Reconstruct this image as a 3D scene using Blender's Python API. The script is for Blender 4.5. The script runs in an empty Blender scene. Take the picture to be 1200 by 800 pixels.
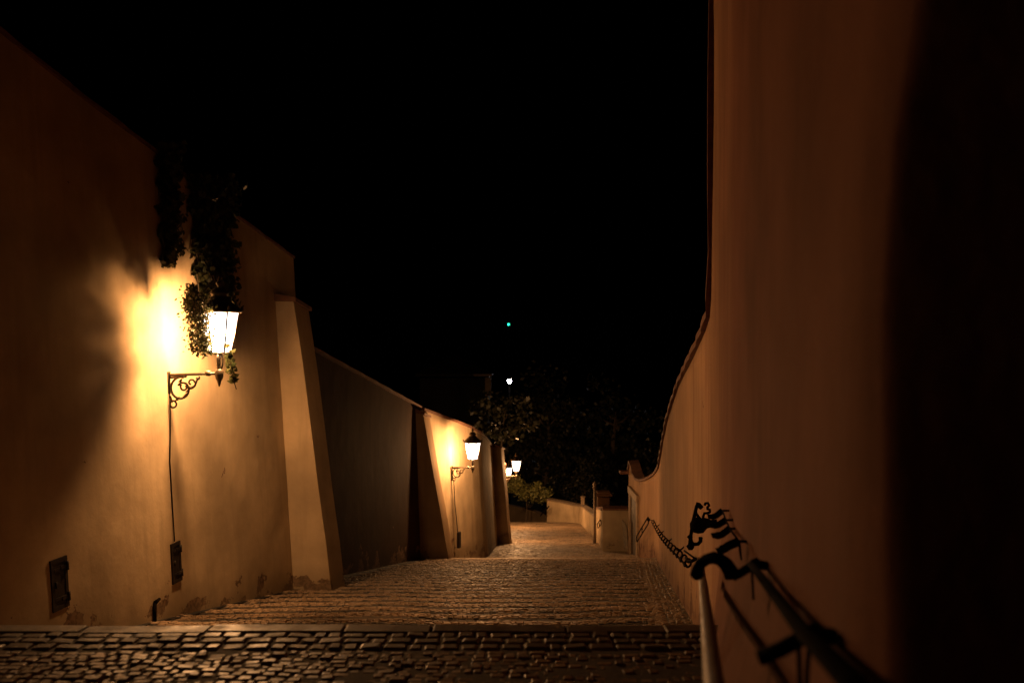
import bpy, math, random
from mathutils import Vector, Matrix, noise as mnoise
random.seed(7)
S = bpy.context.scene
COL = S.collection
R = random.random
EYE = 1.5
F = 1000.0

def U(x, y, d):
    """point seen at pixel (x,y) of the 1200x800 photograph at distance d down the street"""
    return Vector(((x-600)/F*d, d, EYE+(400-y)/F*d))

# ------------------------------------------------------------------ objects
def tag(o, label=None, cat=None, group=None, kind=None):
    if label: o['label'] = label
    if cat: o['category'] = cat
    if group: o['group'] = group
    if kind: o['kind'] = kind
    return o

def empty(name, loc, label, cat, group=None, rz=0):
    o = bpy.data.objects.new(name, None); COL.objects.link(o)
    o.location = loc; o.rotation_euler.z = rz
    return tag(o, label, cat, group)

class MB:
    """collects shapes in the local space of their thing"""
    def __init__(s): s.v = []; s.f = []; s.sm = []
    def add(s, vs, fs, smooth=False):
        n = len(s.v); s.v += [tuple(v) for v in vs]
        s.f += [tuple(i+n for i in f) for f in fs]; s.sm += [smooth]*len(fs)
    def hexa(s, b, t):
        """box from 4 bottom and 4 top corners, same turning order (counter-clockwise from above)"""
        s.add(list(b)+list(t), [(3,2,1,0),(4,5,6,7),(0,1,5,4),(1,2,6,5),(2,3,7,6),(3,0,4,7)])
    def box(s, c, sx, sy, sz, m=None):
        p = [Vector((x*sx/2, y*sy/2, z*sz/2)) for z in (-1,1) for x,y in ((-1,-1),(1,-1),(1,1),(-1,1))]
        if m: p = [m @ q for q in p]
        p = [q+Vector(c) for q in p]
        s.hexa(p[:4], p[4:])
    def tube(s, pts, r, n=8, caps=True, closed=False, flat=1.0, up=None):
        pts = [Vector(p) for p in pts]; k = len(pts)
        rs = r if isinstance(r, (list, tuple)) else [r]*k
        rings = []; prev = None
        for i, p in enumerate(pts):
            if closed: d = pts[(i+1) % k]-pts[i-1]
            else: d = pts[min(i+1, k-1)]-pts[max(i-1, 0)]
            d.normalize()
            if prev is None:
                a = Vector(up) if up else (Vector((0,0,1)) if abs(d.z) < .9 else Vector((1,0,0)))
            else: a = prev
            a = a-d*a.dot(d); a.normalize(); prev = a
            b = d.cross(a)
            rings.append([p+(a*math.cos(2*math.pi*j/n)*flat+b*math.sin(2*math.pi*j/n))*rs[i] for j in range(n)])
        vs = [q for g in rings for q in g]; fs = []
        for i in range(k if closed else k-1):
            for j in range(n):
                a0 = i*n+j; a1 = i*n+(j+1) % n; i2 = (i+1) % k
                fs.append((a0, a1, i2*n+(j+1) % n, i2*n+j))
        if caps and not closed:
            fs.append(tuple(reversed(range(n)))); fs.append(tuple((k-1)*n+j for j in range(n)))
        s.add(vs, fs, True)
    def lathe(s, prof, c=(0,0,0), n=12, smooth=True):
        vs = []; fs = []
        for r, z in prof:
            for j in range(n):
                a = 2*math.pi*(j+.5)/n
                vs.append((c[0]+r*math.cos(a), c[1]+r*math.sin(a), c[2]+z))
        for i in range(len(prof)-1):
            for j in range(n):
                fs.append((i*n+j, i*n+(j+1) % n, (i+1)*n+(j+1) % n, (i+1)*n+j))
        fs.append(tuple(reversed(range(n)))); fs.append(tuple((len(prof)-1)*n+j for j in range(n)))
        s.add(vs, fs, smooth)
    def build(s, name, mat, parent=None, loc=None, bevel=0):
        me = bpy.data.meshes.new(name)
        L = Vector(loc) if loc is not None else Vector((0,0,0))
        me.from_pydata([tuple(Vector(v)-L) for v in s.v], [], s.f)
        me.polygons.foreach_set('use_smooth', s.sm); me.update()
        me.materials.append(mat)
        o = bpy.data.objects.new(name, me); COL.objects.link(o)
        o.location = L
        if parent: o.parent = parent
        if bevel:
            b = o.modifiers.new('b', 'BEVEL'); b.width = bevel; b.segments = 2; b.limit_method = 'ANGLE'
        return o

# ------------------------------------------------------------------ materials
def mat(name):
    m = bpy.data.materials.new(name); m.use_nodes = True
    nt = m.node_tree; b = nt.nodes['Principled BSDF']
    return m, nt, b
def N(nt, t, **k):
    n = nt.nodes.new(t)
    for a, v in k.items():
        if a in n.inputs: n.inputs[a].default_value = v
        else: setattr(n, a, v)
    return n
def noise(nt, vec, scale, detail=4, rough=.55):
    n = N(nt, 'ShaderNodeTexNoise'); n.inputs['Scale'].default_value = scale
    n.inputs['Detail'].default_value = detail; n.inputs['Roughness'].default_value = rough
    nt.links.new(vec, n.inputs['Vector']); return n.outputs['Fac']
def ramp(nt, fac, a, b, lo=0, hi=1):
    n = N(nt, 'ShaderNodeMapRange'); n.inputs[1].default_value = a; n.inputs[2].default_value = b
    n.inputs[3].default_value = lo; n.inputs[4].default_value = hi
    nt.links.new(fac, n.inputs[0]); return n.outputs[0]
def mix(nt, fac, a, b):
    n = N(nt, 'ShaderNodeMix'); n.data_type = 'RGBA'
    for sock, v in ((n.inputs[0], fac), (n.inputs[6], a), (n.inputs[7], b)):
        if isinstance(v, (int, float)): sock.default_value = v
        elif isinstance(v, (tuple, list)): sock.default_value = (*v, 1) if len(v) == 3 else v
        else: nt.links.new(v, sock)
    return n.outputs[2]
def math_(nt, op, a, b):
    n = N(nt, 'ShaderNodeMath'); n.operation = op
    for i, v in enumerate((a, b)):
        if isinstance(v, (int, float)): n.inputs[i].default_value = v
        else: nt.links.new(v, n.inputs[i])
    return n.outputs[0]
def scaled(nt, vec, s):
    n = N(nt, 'ShaderNodeVectorMath'); n.operation = 'MULTIPLY'; n.inputs[1].default_value = s
    nt.links.new(vec, n.inputs[0]); return n.outputs[0]
def bump(nt, b, h, strength=.5, dist=.01):
    n = N(nt, 'ShaderNodeBump'); n.inputs['Strength'].default_value = strength
    n.inputs['Distance'].default_value = dist
    nt.links.new(h, n.inputs['Height']); nt.links.new(n.outputs[0], b.inputs['Normal'])

def plaster(name, col, foot=True, streak=.5, other=None):
    m, nt, b = mat(name)
    pos = N(nt, 'ShaderNodeNewGeometry').outputs['Position']
    dark = tuple(c*.66 for c in col); light = tuple(min(1, c*1.12) for c in col)
    patch = ramp(nt, noise(nt, pos, .7, 5), .35, .68)
    c = mix(nt, patch, dark, light)
    if other:      # redder on the upper stretch, blending to ochre lower down the street
        sp = N(nt, 'ShaderNodeSeparateXYZ'); nt.links.new(pos, sp.inputs[0])
        e_ = math_(nt, 'ADD', sp.outputs[1], math_(nt, 'MULTIPLY', noise(nt, scaled(nt, pos, (1, 1, .12)), 1.1, 6, .65), 5))
        c = mix(nt, ramp(nt, e_, 7.5, 13.5), c, mix(nt, patch, tuple(v*.75 for v in other), other))
    st = ramp(nt, noise(nt, scaled(nt, pos, (2.6, 2.6, .22)), 1.6, 5, .6), .5, .74, 0, streak)
    c = mix(nt, st, c, tuple(a*.55 for a in col))
    fine = noise(nt, pos, 26, 5, .65)
    c = mix(nt, ramp(nt, fine, .3, .75, 0, .3), c, tuple(a*.75 for a in col))
    h1 = math_(nt, 'ADD', math_(nt, 'MULTIPLY', noise(nt, pos, 2.2, 3), 2.5), math_(nt, 'MULTIPLY', fine, .35))
    if foot:
        sep = N(nt, 'ShaderNodeSeparateXYZ'); nt.links.new(pos, sep.inputs[0])
        hg = math_(nt, 'ADD', sep.outputs[2], math_(nt, 'MULTIPLY', sep.outputs[1], .2))
        low = ramp(nt, hg, .1, .75, .19, 0)
        n1 = noise(nt, scaled(nt, pos, (1, 1, 1.25)), 1.7, 7, .62)
        flake = ramp(nt, math_(nt, 'ADD', n1, low), .70, .712)
        brick = mix(nt, ramp(nt, noise(nt, pos, 17, 3), .4, .6), (.10,.055,.035), (.24,.15,.10))
        c = mix(nt, flake, c, brick)
        damp = ramp(nt, math_(nt, 'ADD', hg, math_(nt, 'MULTIPLY', noise(nt, pos, 2.4, 5), -.7)), -.25, .2, .55, 0)
        c = mix(nt, damp, c, tuple(a*.38 for a in col))
        h1 = math_(nt, 'ADD', h1, math_(nt, 'MULTIPLY', flake, -1.6))
    nt.links.new(c, b.inputs['Base Color'])
    b.inputs['Roughness'].default_value = .88
    b.inputs['Specular IOR Level'].default_value = .08
    bump(nt, b, h1, .4, .014)
    return m

def simple(name, c0, c1, scale=6, rough=.7, metal=0, bs=.4, bd=.01, spec=.5):
    m, nt, b = mat(name)
    pos = N(nt, 'ShaderNodeTexCoord').outputs['Object']
    n = noise(nt, pos, scale, 6, .6)
    nt.links.new(mix(nt, ramp(nt, n, .35, .65), c0, c1), b.inputs['Base Color'])
    b.inputs['Metallic'].default_value = metal
    nt.links.new(ramp(nt, n, .3, .7, rough-.1, min(1, rough+.1)), b.inputs['Roughness'])
    b.inputs['Specular IOR Level'].default_value = spec
    bump(nt, b, noise(nt, pos, scale*3, 4), bs, bd)
    return m

def cobble_mat(name, c0, c1, rough):
    m, nt, b = mat(name)
    g = N(nt, 'ShaderNodeNewGeometry'); pos = g.outputs['Position']
    isl = g.outputs['Random Per Island']
    c = mix(nt, isl, c0, c1)
    c = mix(nt, ramp(nt, noise(nt, pos, .55, 5), .42, .7, 0, .6), c, tuple(a*.55 for a in c0))
    c = mix(nt, ramp(nt, noise(nt, pos, 34, 4), .45, .7, 0, .5), c, tuple(a*.6 for a in c0))
    nt.links.new(c, b.inputs['Base Color'])
    nt.links.new(ramp(nt, noise(nt, pos, 5, 5), .3, .7, rough-.12, rough+.2), b.inputs['Roughness'])
    bump(nt, b, noise(nt, pos, 40, 4), .5, .006)
    return m

def leaf_mat(name, c0, c1):
    m, nt, b = mat(name)
    g = N(nt, 'ShaderNodeNewGeometry')
    c = mix(nt, g.outputs['Random Per Island'], c0, c1)
    nt.links.new(c, b.inputs['Base Color']); b.inputs['Roughness'].default_value = .5
    tr = N(nt, 'ShaderNodeBsdfTranslucent'); nt.links.new(c, tr.inputs['Color'])
    mx = N(nt, 'ShaderNodeMixShader'); mx.inputs[0].default_value = .3
    nt.links.new(b.outputs[0], mx.inputs[1]); nt.links.new(tr.outputs[0], mx.inputs[2])
    nt.links.new(mx.outputs[0], nt.nodes['Material Output'].inputs[0])
    return m

def emit(name, col, st):
    m, nt, b = mat(name)
    b.inputs['Base Color'].default_value = (0,0,0,1)
    b.inputs['Emission Color'].default_value = (*col, 1); b.inputs['Emission Strength'].default_value = st
    return m

def lamp_glass(name, col, st):
    m, nt, b = mat(name)
    tr = N(nt, 'ShaderNodeBsdfTransparent'); em = N(nt, 'ShaderNodeEmission')
    pos = N(nt, 'ShaderNodeTexCoord').outputs['Object']
    em.inputs[0].default_value = (*col, 1)
    nt.links.new(ramp(nt, noise(nt, pos, 5, 3), .3, .7, st*.8, st*1.2), em.inputs[1])
    mx = N(nt, 'ShaderNodeMixShader'); mx.inputs[0].default_value = .35
    nt.links.new(tr.outputs[0], mx.inputs[1]); nt.links.new(em.outputs[0], mx.inputs[2])
    nt.links.new(mx.outputs[0], nt.nodes['Material Output'].inputs[0])
    return m

OCHRE = plaster('ochre_plaster', (.52,.40,.255))
OCHRE_OLD = plaster('weathered_ochre_plaster', (.47,.36,.23), streak=.8)
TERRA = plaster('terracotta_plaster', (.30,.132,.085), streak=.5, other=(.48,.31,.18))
CREAM = plaster('cream_plaster', (.55,.43,.28))
GREYP = plaster('grey_old_plaster', (.20,.15,.10))
TILE = simple('clay_coping', (.10,.045,.028), (.19,.09,.055), 9, .85)
DARKCOP = simple('stone_coping', (.15,.11,.08), (.26,.19,.13), 8, .85)
IRON = simple('wrought_iron', (.005,.004,.0035), (.012,.009,.007), 14, .9, 0, .4, .004, .02)
RAILM = simple('worn_rail_paint', (.15,.095,.058), (.22,.145,.088), 6, .6)
LAMPIRON = simple('painted_lamp_iron', (.03,.024,.017), (.075,.055,.035), 14, .5, .3, .3, .004)
HATCH = simple('dark_steel_sheet', (.012,.009,.008), (.03,.022,.016), 8, .6, .2)
STONE = simple('sandstone', (.24,.17,.11), (.36,.27,.18), 7, .8)
SLAB = simple('pale_stone_slab', (.22,.19,.15), (.36,.31,.24), 5, .8)
WOOD = simple('dark_door_wood', (.028,.017,.012), (.06,.035,.022), 5, .7)
GROUND = simple('dark_soil', (.03,.024,.018), (.06,.05,.035), .7, .95)
MORTAR = simple('sand_joints', (.06,.045,.03), (.10,.075,.05), 12, .95)
COB1 = cobble_mat('granite_cobbles', (.23,.155,.095), (.40,.28,.175), .5)
COB3 = cobble_mat('shade_band_setts', (.022,.017,.013), (.06,.045,.032), .65)
COB2 = cobble_mat('granite_setts', (.23,.16,.10), (.40,.285,.18), .56)
KERBD = cobble_mat('dark_kerb_blocks', (.13,.093,.06), (.24,.175,.115), .55)
KERBM = cobble_mat('kerb_blocks', (.20,.145,.095), (.33,.25,.165), .5)
BARK = simple('bark', (.04,.03,.02), (.09,.065,.045), 12, .9, bd=.03)
LEAF = leaf_mat('ivy_leaf', (.02,.028,.011), (.06,.062,.026))
LEAFD = leaf_mat('dark_tree_leaf', (.014,.017,.008), (.04,.038,.02))
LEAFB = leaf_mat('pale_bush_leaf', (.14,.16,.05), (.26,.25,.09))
FARW = simple('far_house_lit_tone', (.20,.15,.11), (.26,.20,.14), 2, .9)
FARD = simple('far_house_unlit_tone', (.006,.005,.004), (.01,.008,.006), 2, .9)  # house darkened in colour, so only the paler corner pieces read as lit
GLASS = lamp_glass('frosted_lamp_glass', (1, .93, .85), 9.0)
WHITEL = emit('white_lamp', (1, .93, .98), 90)
GREENL = emit('green_lamp', (.02, .8, .42), 5)

# ------------------------------------------------------------------ the lie of the land
def Zs(y):  return -.2*y                       # mean fall of the street
N1, NM, N2, N3, N4 = 5.3, 8.8, 27.9, 46.0, 69.0
def Zt(y):                                     # paved surface
    if y <= N1: return -.05*y
    if y <= NM: return -.265-.2*math.ceil((y-N1)/.5-1e-6)
    if y <= N2: return -2.31-(y-11.57)*(5.58-2.31)/(N2-11.57)
    if y <= N3: return -5.58-.28-(y-N2)*(9.35-5.86)/(N3-N2)
    if y <= N4: return -9.49-(y-N3)*(13.1-9.49)/(N4-N3)
    return -13.25-(y-N4)*.19
def interp(tab, x):
    if x <= tab[0][0]: return tab[0][1]
    for (a, va), (b, vb) in zip(tab, tab[1:]):
        if x <= b: return va+(vb-va)*(x-a)/(b-a)
    return tab[-1][1]
LA = lambda y: -6.42+.135*y                    # foot of the left walls
LEFT = [(-6, LA(-6)), (28.0, LA(28.0)), (32.5, -.97), (44.6, -.76), (46, -.42), (54, -.38), (62, -1.3), (75, -8)]
RFOOT = [(-6, -1.2), (1.3, .315), (9, 1.98), (11.8, 2.42), (20, 3.53), (29.6, 4.885), (33.6, 4.90), (36.4, 4.87), (46, 4.9), (51, 4.95), (68, 5.4), (75, 5.5)]
ROFF = [(1.3, .30), (5, .22), (9, .14), (12, .09), (40, .08)]
def smooth_x(tab, y, w=1.2): return sum(interp(tab, y+k*w/2) for k in (-1,0,1))/3
def XL(y): return interp(LEFT, y)
def XR(y): return smooth_x(RFOOT, y) if 6 < y < 35 else interp(RFOOT, y)
def RF(y): return XR(y)+interp(ROFF, y)        # face of the right wall

# ---- ground sheet
g = MB(); ys = [-60,-20,0,11,28,46,69,95,140,220,400,900]; xs = [-900,-250,-90,-30,-9,0,9,30,90,250,900]
def gz(x, y):
    z = Zs(y)-.4 if y < 46 else (Zt(y)-.4 if y < 95 else -19.5-.01*(y-95))
    if y < 0: z = -.2*y*.6-.4
    return z
g.add([(x, y, gz(x, y)) for y in ys for x in xs],
      [(j*11+i, j*11+i+1, (j+1)*11+i+1, (j+1)*11+i) for j in range(len(ys)-1) for i in range(10)])
tag(g.build('ground', GROUND), 'dark sloping ground under the stairway', kind='structure')

# ---- paved landings: bed sheet + separate stones
def stone(mb, cx, cy, z, w, d, sl, h=.035, tilt=.0, rnd=.2):
    """one sett: rounded block, follows the fall sl"""
    tx = random.gauss(0, tilt); ty = random.gauss(0, tilt)
    hw, hd = w/2, d/2; i1 = min(w, d)*rnd
    vs = []
    for (sx, sy, zz) in ((hw, hd, -.05), (hw*.99, hd*.98, h*.35), (hw-i1*.45, hd-i1*.45, h*.85), (hw-i1, hd-i1, h)):
        for a, b in ((-1,-1),(1,-1),(1,1),(-1,1)):
            jx = random.gauss(0, .003); jy = random.gauss(0, .003)
            x = a*sx+jx; y = b*sy+jy
            vs.append((cx+x, cy+y, z+sl*y+zz+tx*x+ty*y))
    fs = []
    for k in range(3):
        for j in range(4):
            fs.append((k*4+j, k*4+(j+1) % 4, k*4+4+(j+1) % 4, k*4+4+j))
    fs.append((12,13,14,15))
    mb.add(vs, fs, False)

def landing(name, y0, y1, wid, dep, m, label, kerb=True, gut=False):
    bed = MB(); st = []
    n = 24
    pts = []
    for i in range(n+1):
        y = y0+(y1-y0)*i/n
        yy = min(max(y, y0+1e-4), y1-1e-4)
        pts.append((XL(y)-.7, y, Zt(yy)-.004)); pts.append((RF(y)+.35, y, Zt(yy)-.004))
    fs = [(2*i, 2*i+1, 2*i+3, 2*i+2) for i in range(n)]
    k = len(pts); z1 = Zt(y1-1e-4)-.004
    pts += [(pts[2*n][0], y1, z1-.35), (pts[2*n+1][0], y1, z1-.35)]
    fs.append((2*n, 2*n+1, k+1, k))
    bed.add(pts, fs)
    tag(bed.build(name, MORTAR), label, kind='structure')
    sl = (Zt(y1-.01)-Zt(y0+.01))/(y1-y0)
    mb = MB(); mbd = MB()
    y = max(y0, .4)+dep/2
    yk = y1-(.49 if kerb else .1)
    r = 0
    while y < yk:
        x = XL(y)-.15-R()*wid
        xe = RF(y)+.1-(.55 if gut else 0)
        while x < xe:
            w = wid*(.6+.85*R())
            cx = x+w/2
            cy = y+.05*math.sin(cx*1.9+y*.9)+.03*math.sin(cx*4.3+y*.37)
            if cy < yk-.02:
                z = Zt(min(max(cy, y0+.001), y1-.001))+random.gauss(0, .004)+.012*mnoise.noise((cx*.8, cy*.8, 3))
                dk = False
                if gut and cx < xe-.1:
                    ph = (cy+.16*math.sin(cx*1.5+cy*.15)+.07*math.sin(cx*3.7+cy*.4))/.74
                    f_ = ph-math.floor(ph); z += .05*(f_ if f_ < .8 else (1-f_)*4)-.02
                    dk = f_ < .45 and R() < .9  # darker setts carry the shading of the surface ripples
                stone(mbd if dk else mb, cx, cy, z-(.0235 if gut else .026), w-.012, dep*(.87+.07*R()), sl, .030, .03, .15)
            x += w
        if gut:
            x = RF(y)-.45
            while x < RF(y)+.05:
                w = dep*(.9+.4*R()); cx = x+w/2
                z = Zt(min(max(y, y0+.001), y1-.001))-.03+random.gauss(0, .007)
                stone(mb, cx, y, z, w-.018, dep*.84, sl, .032, .1, .25); x += w
        y += dep*(1+.04*random.gauss(0, 1)); r += 1
    o = mb.build('cobbles', m); tag(o, label+', stones', kind='structure')
    if mbd.v: tag(mbd.build('cobbles', COB3), 'setts darkened in wavy bands for the shading of the ripples', kind='structure')
    if kerb:
        kb = MB()
        for row, (a, b_, ww, hh) in enumerate(((.47,.37,.12,.030), (.36,.26,.13,.031), (.25,.155,.12,.030), (.15,.0,.62,.022))):
            x = XL(y1)-.3-R()*ww
            while x < RF(y1)+.05:
                w = ww*(.65+.7*R()); cx = x+w/2
                yo = y1-(a+b_)/2
                z = Zt(min(yo, y1-.001))
                stone(kb, cx, yo, z-(.023 if row < 3 else .012)+random.gauss(0, .003), w-(.014 if row < 3 else .008), (a-b_)-(.012 if row < 3 else .004), sl*.7, hh, .03 if row < 3 else .006, .16 if row < 3 else .07)
                if row == 3:   # riser face of the step
                    kb.box((cx, yo+.03, z-.13), w-.012, (a-b_)*.72, .22)
                x += w
        tag(kb.build('step_edge', KERBD if y1 == N1 else KERBM), 'worn granite step edge of large blocks', kind='structure')

landing('upper_landing', -5, N1, .072, .062, COB1, 'wet looking cobbled landing in the foreground')
st = MB()
for i in range(1, 8):
    y0 = N1+.5*(i-1); x = XL(y0)-.3
    while x < RF(y0)+.1:
        w = .7+.7*R(); st.box((x+w/2, y0+.262, -.265-.2*i-.14+random.gauss(0,.003)), w-.01, .515, .28); x += w
tag(st.build('stone_steps', KERBM, bevel=.015), 'flight of worn stone steps below the first edge', kind='structure')
landing('middle_landing', NM+.05, N2, .095, .088, COB2, 'cobbled landing with wavy rows of setts', gut=True)
gt = MB(); gv = []
gy = [NM+.1+.5*i for i in range(38)]
for y in gy: gv += [(XL(y)-.25, y, Zt(y)+.022), (XL(y)+.10+.035*math.sin(y*3.1)+.02*math.sin(y*7.7), y, Zt(y)+.018)]
gt.add(gv, [(2*i, 2*i+1, 2*i+3, 2*i+2) for i in range(len(gy)-1)])
STRIPM = simple('dark_foot_strip', (.006,.005,.004), (.014,.011,.008), 6, .9)  # near-black strip where the wall meets the paving
tag(gt.build('foot_strip', STRIPM), 'dark strip along the foot of the left wall', kind='structure')
landing('lower_landing', N2+.08, N3, .17, .15, COB2, 'short cobbled landing below the second step')
landing('far_landing', N3+.08, N4, .24, .2, COB2, 'far cobbled landing by the low parapet', kerb=True)
landing('last_landing', N4+.08, 92, .5, .4, COB2, 'dark cobbled landing at the bend', kerb=False)

# ------------------------------------------------------------------ walls
def wob(p, a=.018, s=.55): return a*mnoise.noise(Vector(p)*s)+a*.35*mnoise.noise(Vector(p)*s*3.7)
def wall(mb, sts, lv=14, thick=.7, wobble=.018):
    """sts: list of (foot Vector xy on the face, normal xy, zbottom, ztop, off(h) function, zground)"""
    vs = []; fs = []; n = len(sts); m = lv+1
    for (p, nn, zb, zt, off, zg) in sts:
        for j in range(m):
            z = zb+(zt-zb)*j/lv
            q = p-nn*off(z-zg)
            w = wob((q.x, q.y, z), wobble)
            vs.append((q.x+nn.x*w, q.y+nn.y*w, z))
        for z in (zt, zb):
            q = p-nn*((thick(p.y) if callable(thick) else thick)+off(zt-zg))
            vs.append((q.x, q.y, z))
    M = m+2
    for i in range(n-1):
        a = i*M; b = (i+1)*M
        for j in range(lv): fs.append((a+j, b+j, b+j+1, a+j+1))
        fs.append((a+lv, b+lv, b+m, a+m)); fs.append((a+m, b+m, b+m+1, a+m+1)); fs.append((b, a, a+m+1, b+m+1))
    fs.append(tuple(reversed(range(M)))); fs.append(tuple((n-1)*M+j for j in range(M)))
    mb.add(vs, fs, False)
def coping(mb, pts, nrm, over=.06, depth=.5, th=.09):
    """course of tiles along the top of a wall: pts on the top edge of the face"""
    vs = []; n = len(pts)
    for i, (p, nn) in enumerate(zip(pts, nrm)):
        t = (pts[min(i+1, n-1)]-pts[max(i-1, 0)]).normalized()
        n3 = Vector((nn.x, nn.y, 0)); up = n3.cross(t)
        if up.z < 0 or (abs(up.z) < .15 and up.y > 0): up = -up
        j = .012*math.sin(i*2.1)
        for a, b in ((over+j, .004), (over+j, th), (-(depth(p.y) if callable(depth) else depth), th+.05), (-(depth(p.y) if callable(depth) else depth), .004)):
            q = p+n3*a+up*b; vs.append(q)
    fs = []
    for i in range(n-1):
        for j in range(4): fs.append((i*4+j, i*4+(j+1) % 4, i*4+4+(j+1) % 4, i*4+4+j))
    fs.append((3,2,1,0)); fs.append(tuple((n-1)*4+j for j in range(4)))
    mb.add(vs, fs)

BAT = .06
NL = Vector((1, -.135)).normalized()
def hitA(x, y):
    """where the line of sight meets the battered left wall"""
    a = (x-600)/F; c = (400-y)/F
    d = (-6.42-EYE*BAT)/(a-.135+BAT*(c+.2))
    return Vector((a*d, d, EYE+c*d))
def stations_left(y0, y1, n, ztop, bat=BAT):
    out = []
    for i in range(n+1):
        y = y0+(y1-y0)*i/n
        out.append((Vector((LA(y), y)), NL, Zs(y)-.6, ztop(y), lambda h: bat*h, Zs(y)))
    return out
# wall A
TA = sorted([(hitA(x, y).y, hitA(x, y).z) for x, y in ((-300,-190),(0,40),(90,111),(175,175),(230,219),(270,250),(343,303))])
def topA(y):
    if y < TA[0][0]: return TA[0][1]+(TA[0][0]-y)*.2
    return interp(TA, y)
yA = TA[-1][0]
mb = MB(); stA = stations_left(-4, yA, 60, topA); wall(mb, stA, 24)
wa = mb.build('plaster_wall', OCHRE, loc=(LA(8), 8, Zs(8)))
tag(wa, 'tall battered ochre plaster wall behind the nearest wall lantern', 'wall')
cp = MB(); coping(cp, [Vector((p.x-n_.x*off(zt-zg), p.y-n_.y*off(zt-zg), zt)) for p, n_, zb, zt, off, zg in stA], [NL]*len(stA), .03, .6, .05)
c = cp.build('coping', TILE, loc=wa.location); c.parent = wa; c.matrix_parent_inverse = Matrix.Translation(-wa.location)

def tapered(name, fl, fr, tl, tr, d, length, m, parent, capmat, ext=.75):
    """tapered pier: pixel corners of its uphill face at distance d, reaching length down the street"""
    dr = Vector((.135, 1, 0)).normalized()*length
    def at(p, zoff=0):
        return U(p[0], p[1], d)
    A, B, C_, D_ = at(fl), at(fr), at(tr), at(tl)
    A = A+(A-D_)*.08; B = B+(B-C_)*.08        # runs into the ground
    A.x -= ext; D_.x -= ext*.7
    mbp = MB(); nseg = 10
    rows = []
    for k in range(nseg+1):
        t = k/nseg
        l = A.lerp(D_, t); r = B.lerp(C_, t)
        jit = lambda q: Vector((q.x+wob(q, .02, 1.1), q.y+wob(q+Vector((9,0,0)), .012, 1.1), q.z))
        r = jit(r); drz = Vector((0, 0, -.2*length))
        rows.append([l, r, r+dr+drz, l+dr+drz])
    vs = [q for row in rows for q in row]; fs = []
    for k in range(nseg):
        for j in range(4): fs.append((k*4+j, k*4+(j+1) % 4, k*4+4+(j+1) % 4, k*4+4+j))
    fs.append(tuple(nseg*4+j for j in range(4))); mbp.add(vs, fs)
    b = mbp.build(name, m, bevel=.012); b.parent = parent; b.matrix_parent_inverse = Matrix.Translation(-Vector(parent.location))
    top = rows[-1]; e = .05
    o = [(-e*2,-e), (e,-e), (e,e), (-e*2,e)]
    k = MB(); k.hexa([Vector((q.x+a, q.y+bb, q.z+.004)) for q, (a, bb) in zip(top, o)],
                     [Vector((q.x+a, q.y+bb, q.z+.075+(.18 if i in (0, 3) else 0))) for i, (q, (a, bb)) in enumerate(zip(top, o))])
    cc = k.build('cap', capmat, b)
    cc.parent = b
    return b
tapered('buttress', (345,691), (388,685), (322,352), (345,353), 16.4, .8, OCHRE, wa, TILE)

# wall B (recessed, its shade painted as dark plaster)
mb = MB()
hb0 = hitA(368, 410); hb1 = hitA(475, 468)
topB = lambda y: hb0.z+(hb1.z-hb0.z)*(y-hb0.y)/(hb1.y-hb0.y)
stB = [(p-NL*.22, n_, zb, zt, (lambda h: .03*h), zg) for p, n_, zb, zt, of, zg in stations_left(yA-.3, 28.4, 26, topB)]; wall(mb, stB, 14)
SHADEP = plaster('shade_dark_plaster', (.055,.027,.013), streak=.8)  # near-black base colour stands in for shade on the wall
wb = mb.build('plaster_wall', SHADEP, loc=(LA(20), 20, Zs(20)))
tag(wb, 'lower plaster wall just past the tall buttress, shade put into its dark colour', 'wall')
cp = MB(); coping(cp, [Vector((p.x-n_.x*off(zt-zg), p.y-n_.y*off(zt-zg), zt)) for p, n_, zb, zt, off, zg in stB], [NL]*len(stB), .07, .6, .07)
c = cp.build('coping', TILE); c.parent = wb; c.matrix_parent_inverse = Matrix.Translation(-wb.location)

# wall C (turns into the street, second lantern) and wall D
def path_wall(name, pts, ztop, m, label, cat='wall', lv=10, thick=.7, bat=BAT, cop=TILE, step=.8, off=None, ground=Zs, over=.06, th=.08, flip=1):
    P = []
    for a, b in zip(pts, pts[1:]):
        a = Vector(a); b = Vector(b); k = max(1, int((b-a).length/step))
        P += [a.lerp(b, i/k) for i in range(k)]
    P.append(Vector(pts[-1]))
    for _ in range(2):
        P = [P[0]]+[(P[i-1]+P[i]*2+P[i+1])/4 for i in range(1, len(P)-1)]+[P[-1]]
    sts = []
    for i, p in enumerate(P):
        t = (P[min(i+1, len(P)-1)]-P[max(i-1, 0)]).normalized()
        nn = Vector((t.y, -t.x))*flip
        zg = ground(p.y)
        sts.append((p, nn, zg-.7, ztop(p), off or (lambda h: bat*h), zg))
    mb = MB(); wall(mb, sts, lv, thick)
    if flip < 0: mb.f = [tuple(reversed(f)) for f in mb.f]
    mid = P[len(P)//2]
    o = mb.build(name, m, loc=(mid.x, mid.y, ground(mid.y)))
    if label: tag(o, label, cat)
    if cop:
        cp = MB(); coping(cp, [Vector((p.x-n_.x*of(zt-zg), p.y-n_.y*of(zt-zg), zt)) for p, n_, zb, zt, of, zg in sts], [s[1] for s in sts], over, thick-.1, th)
        c = cp.build('coping', cop); c.parent = o; c.matrix_parent_inverse = Matrix.Translation(-o.location)
    return o
TC = [(27.9, U(490,481,27.9).z), (30, U(520,493,30).z), (32.5, U(553,506,32.5).z), (45, U(587,524,45).z)]
PIERM = plaster('dimmed_pier_plaster', (.30,.205,.12), streak=.8)  # darker base than the wall, so the piers look less lit
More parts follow.
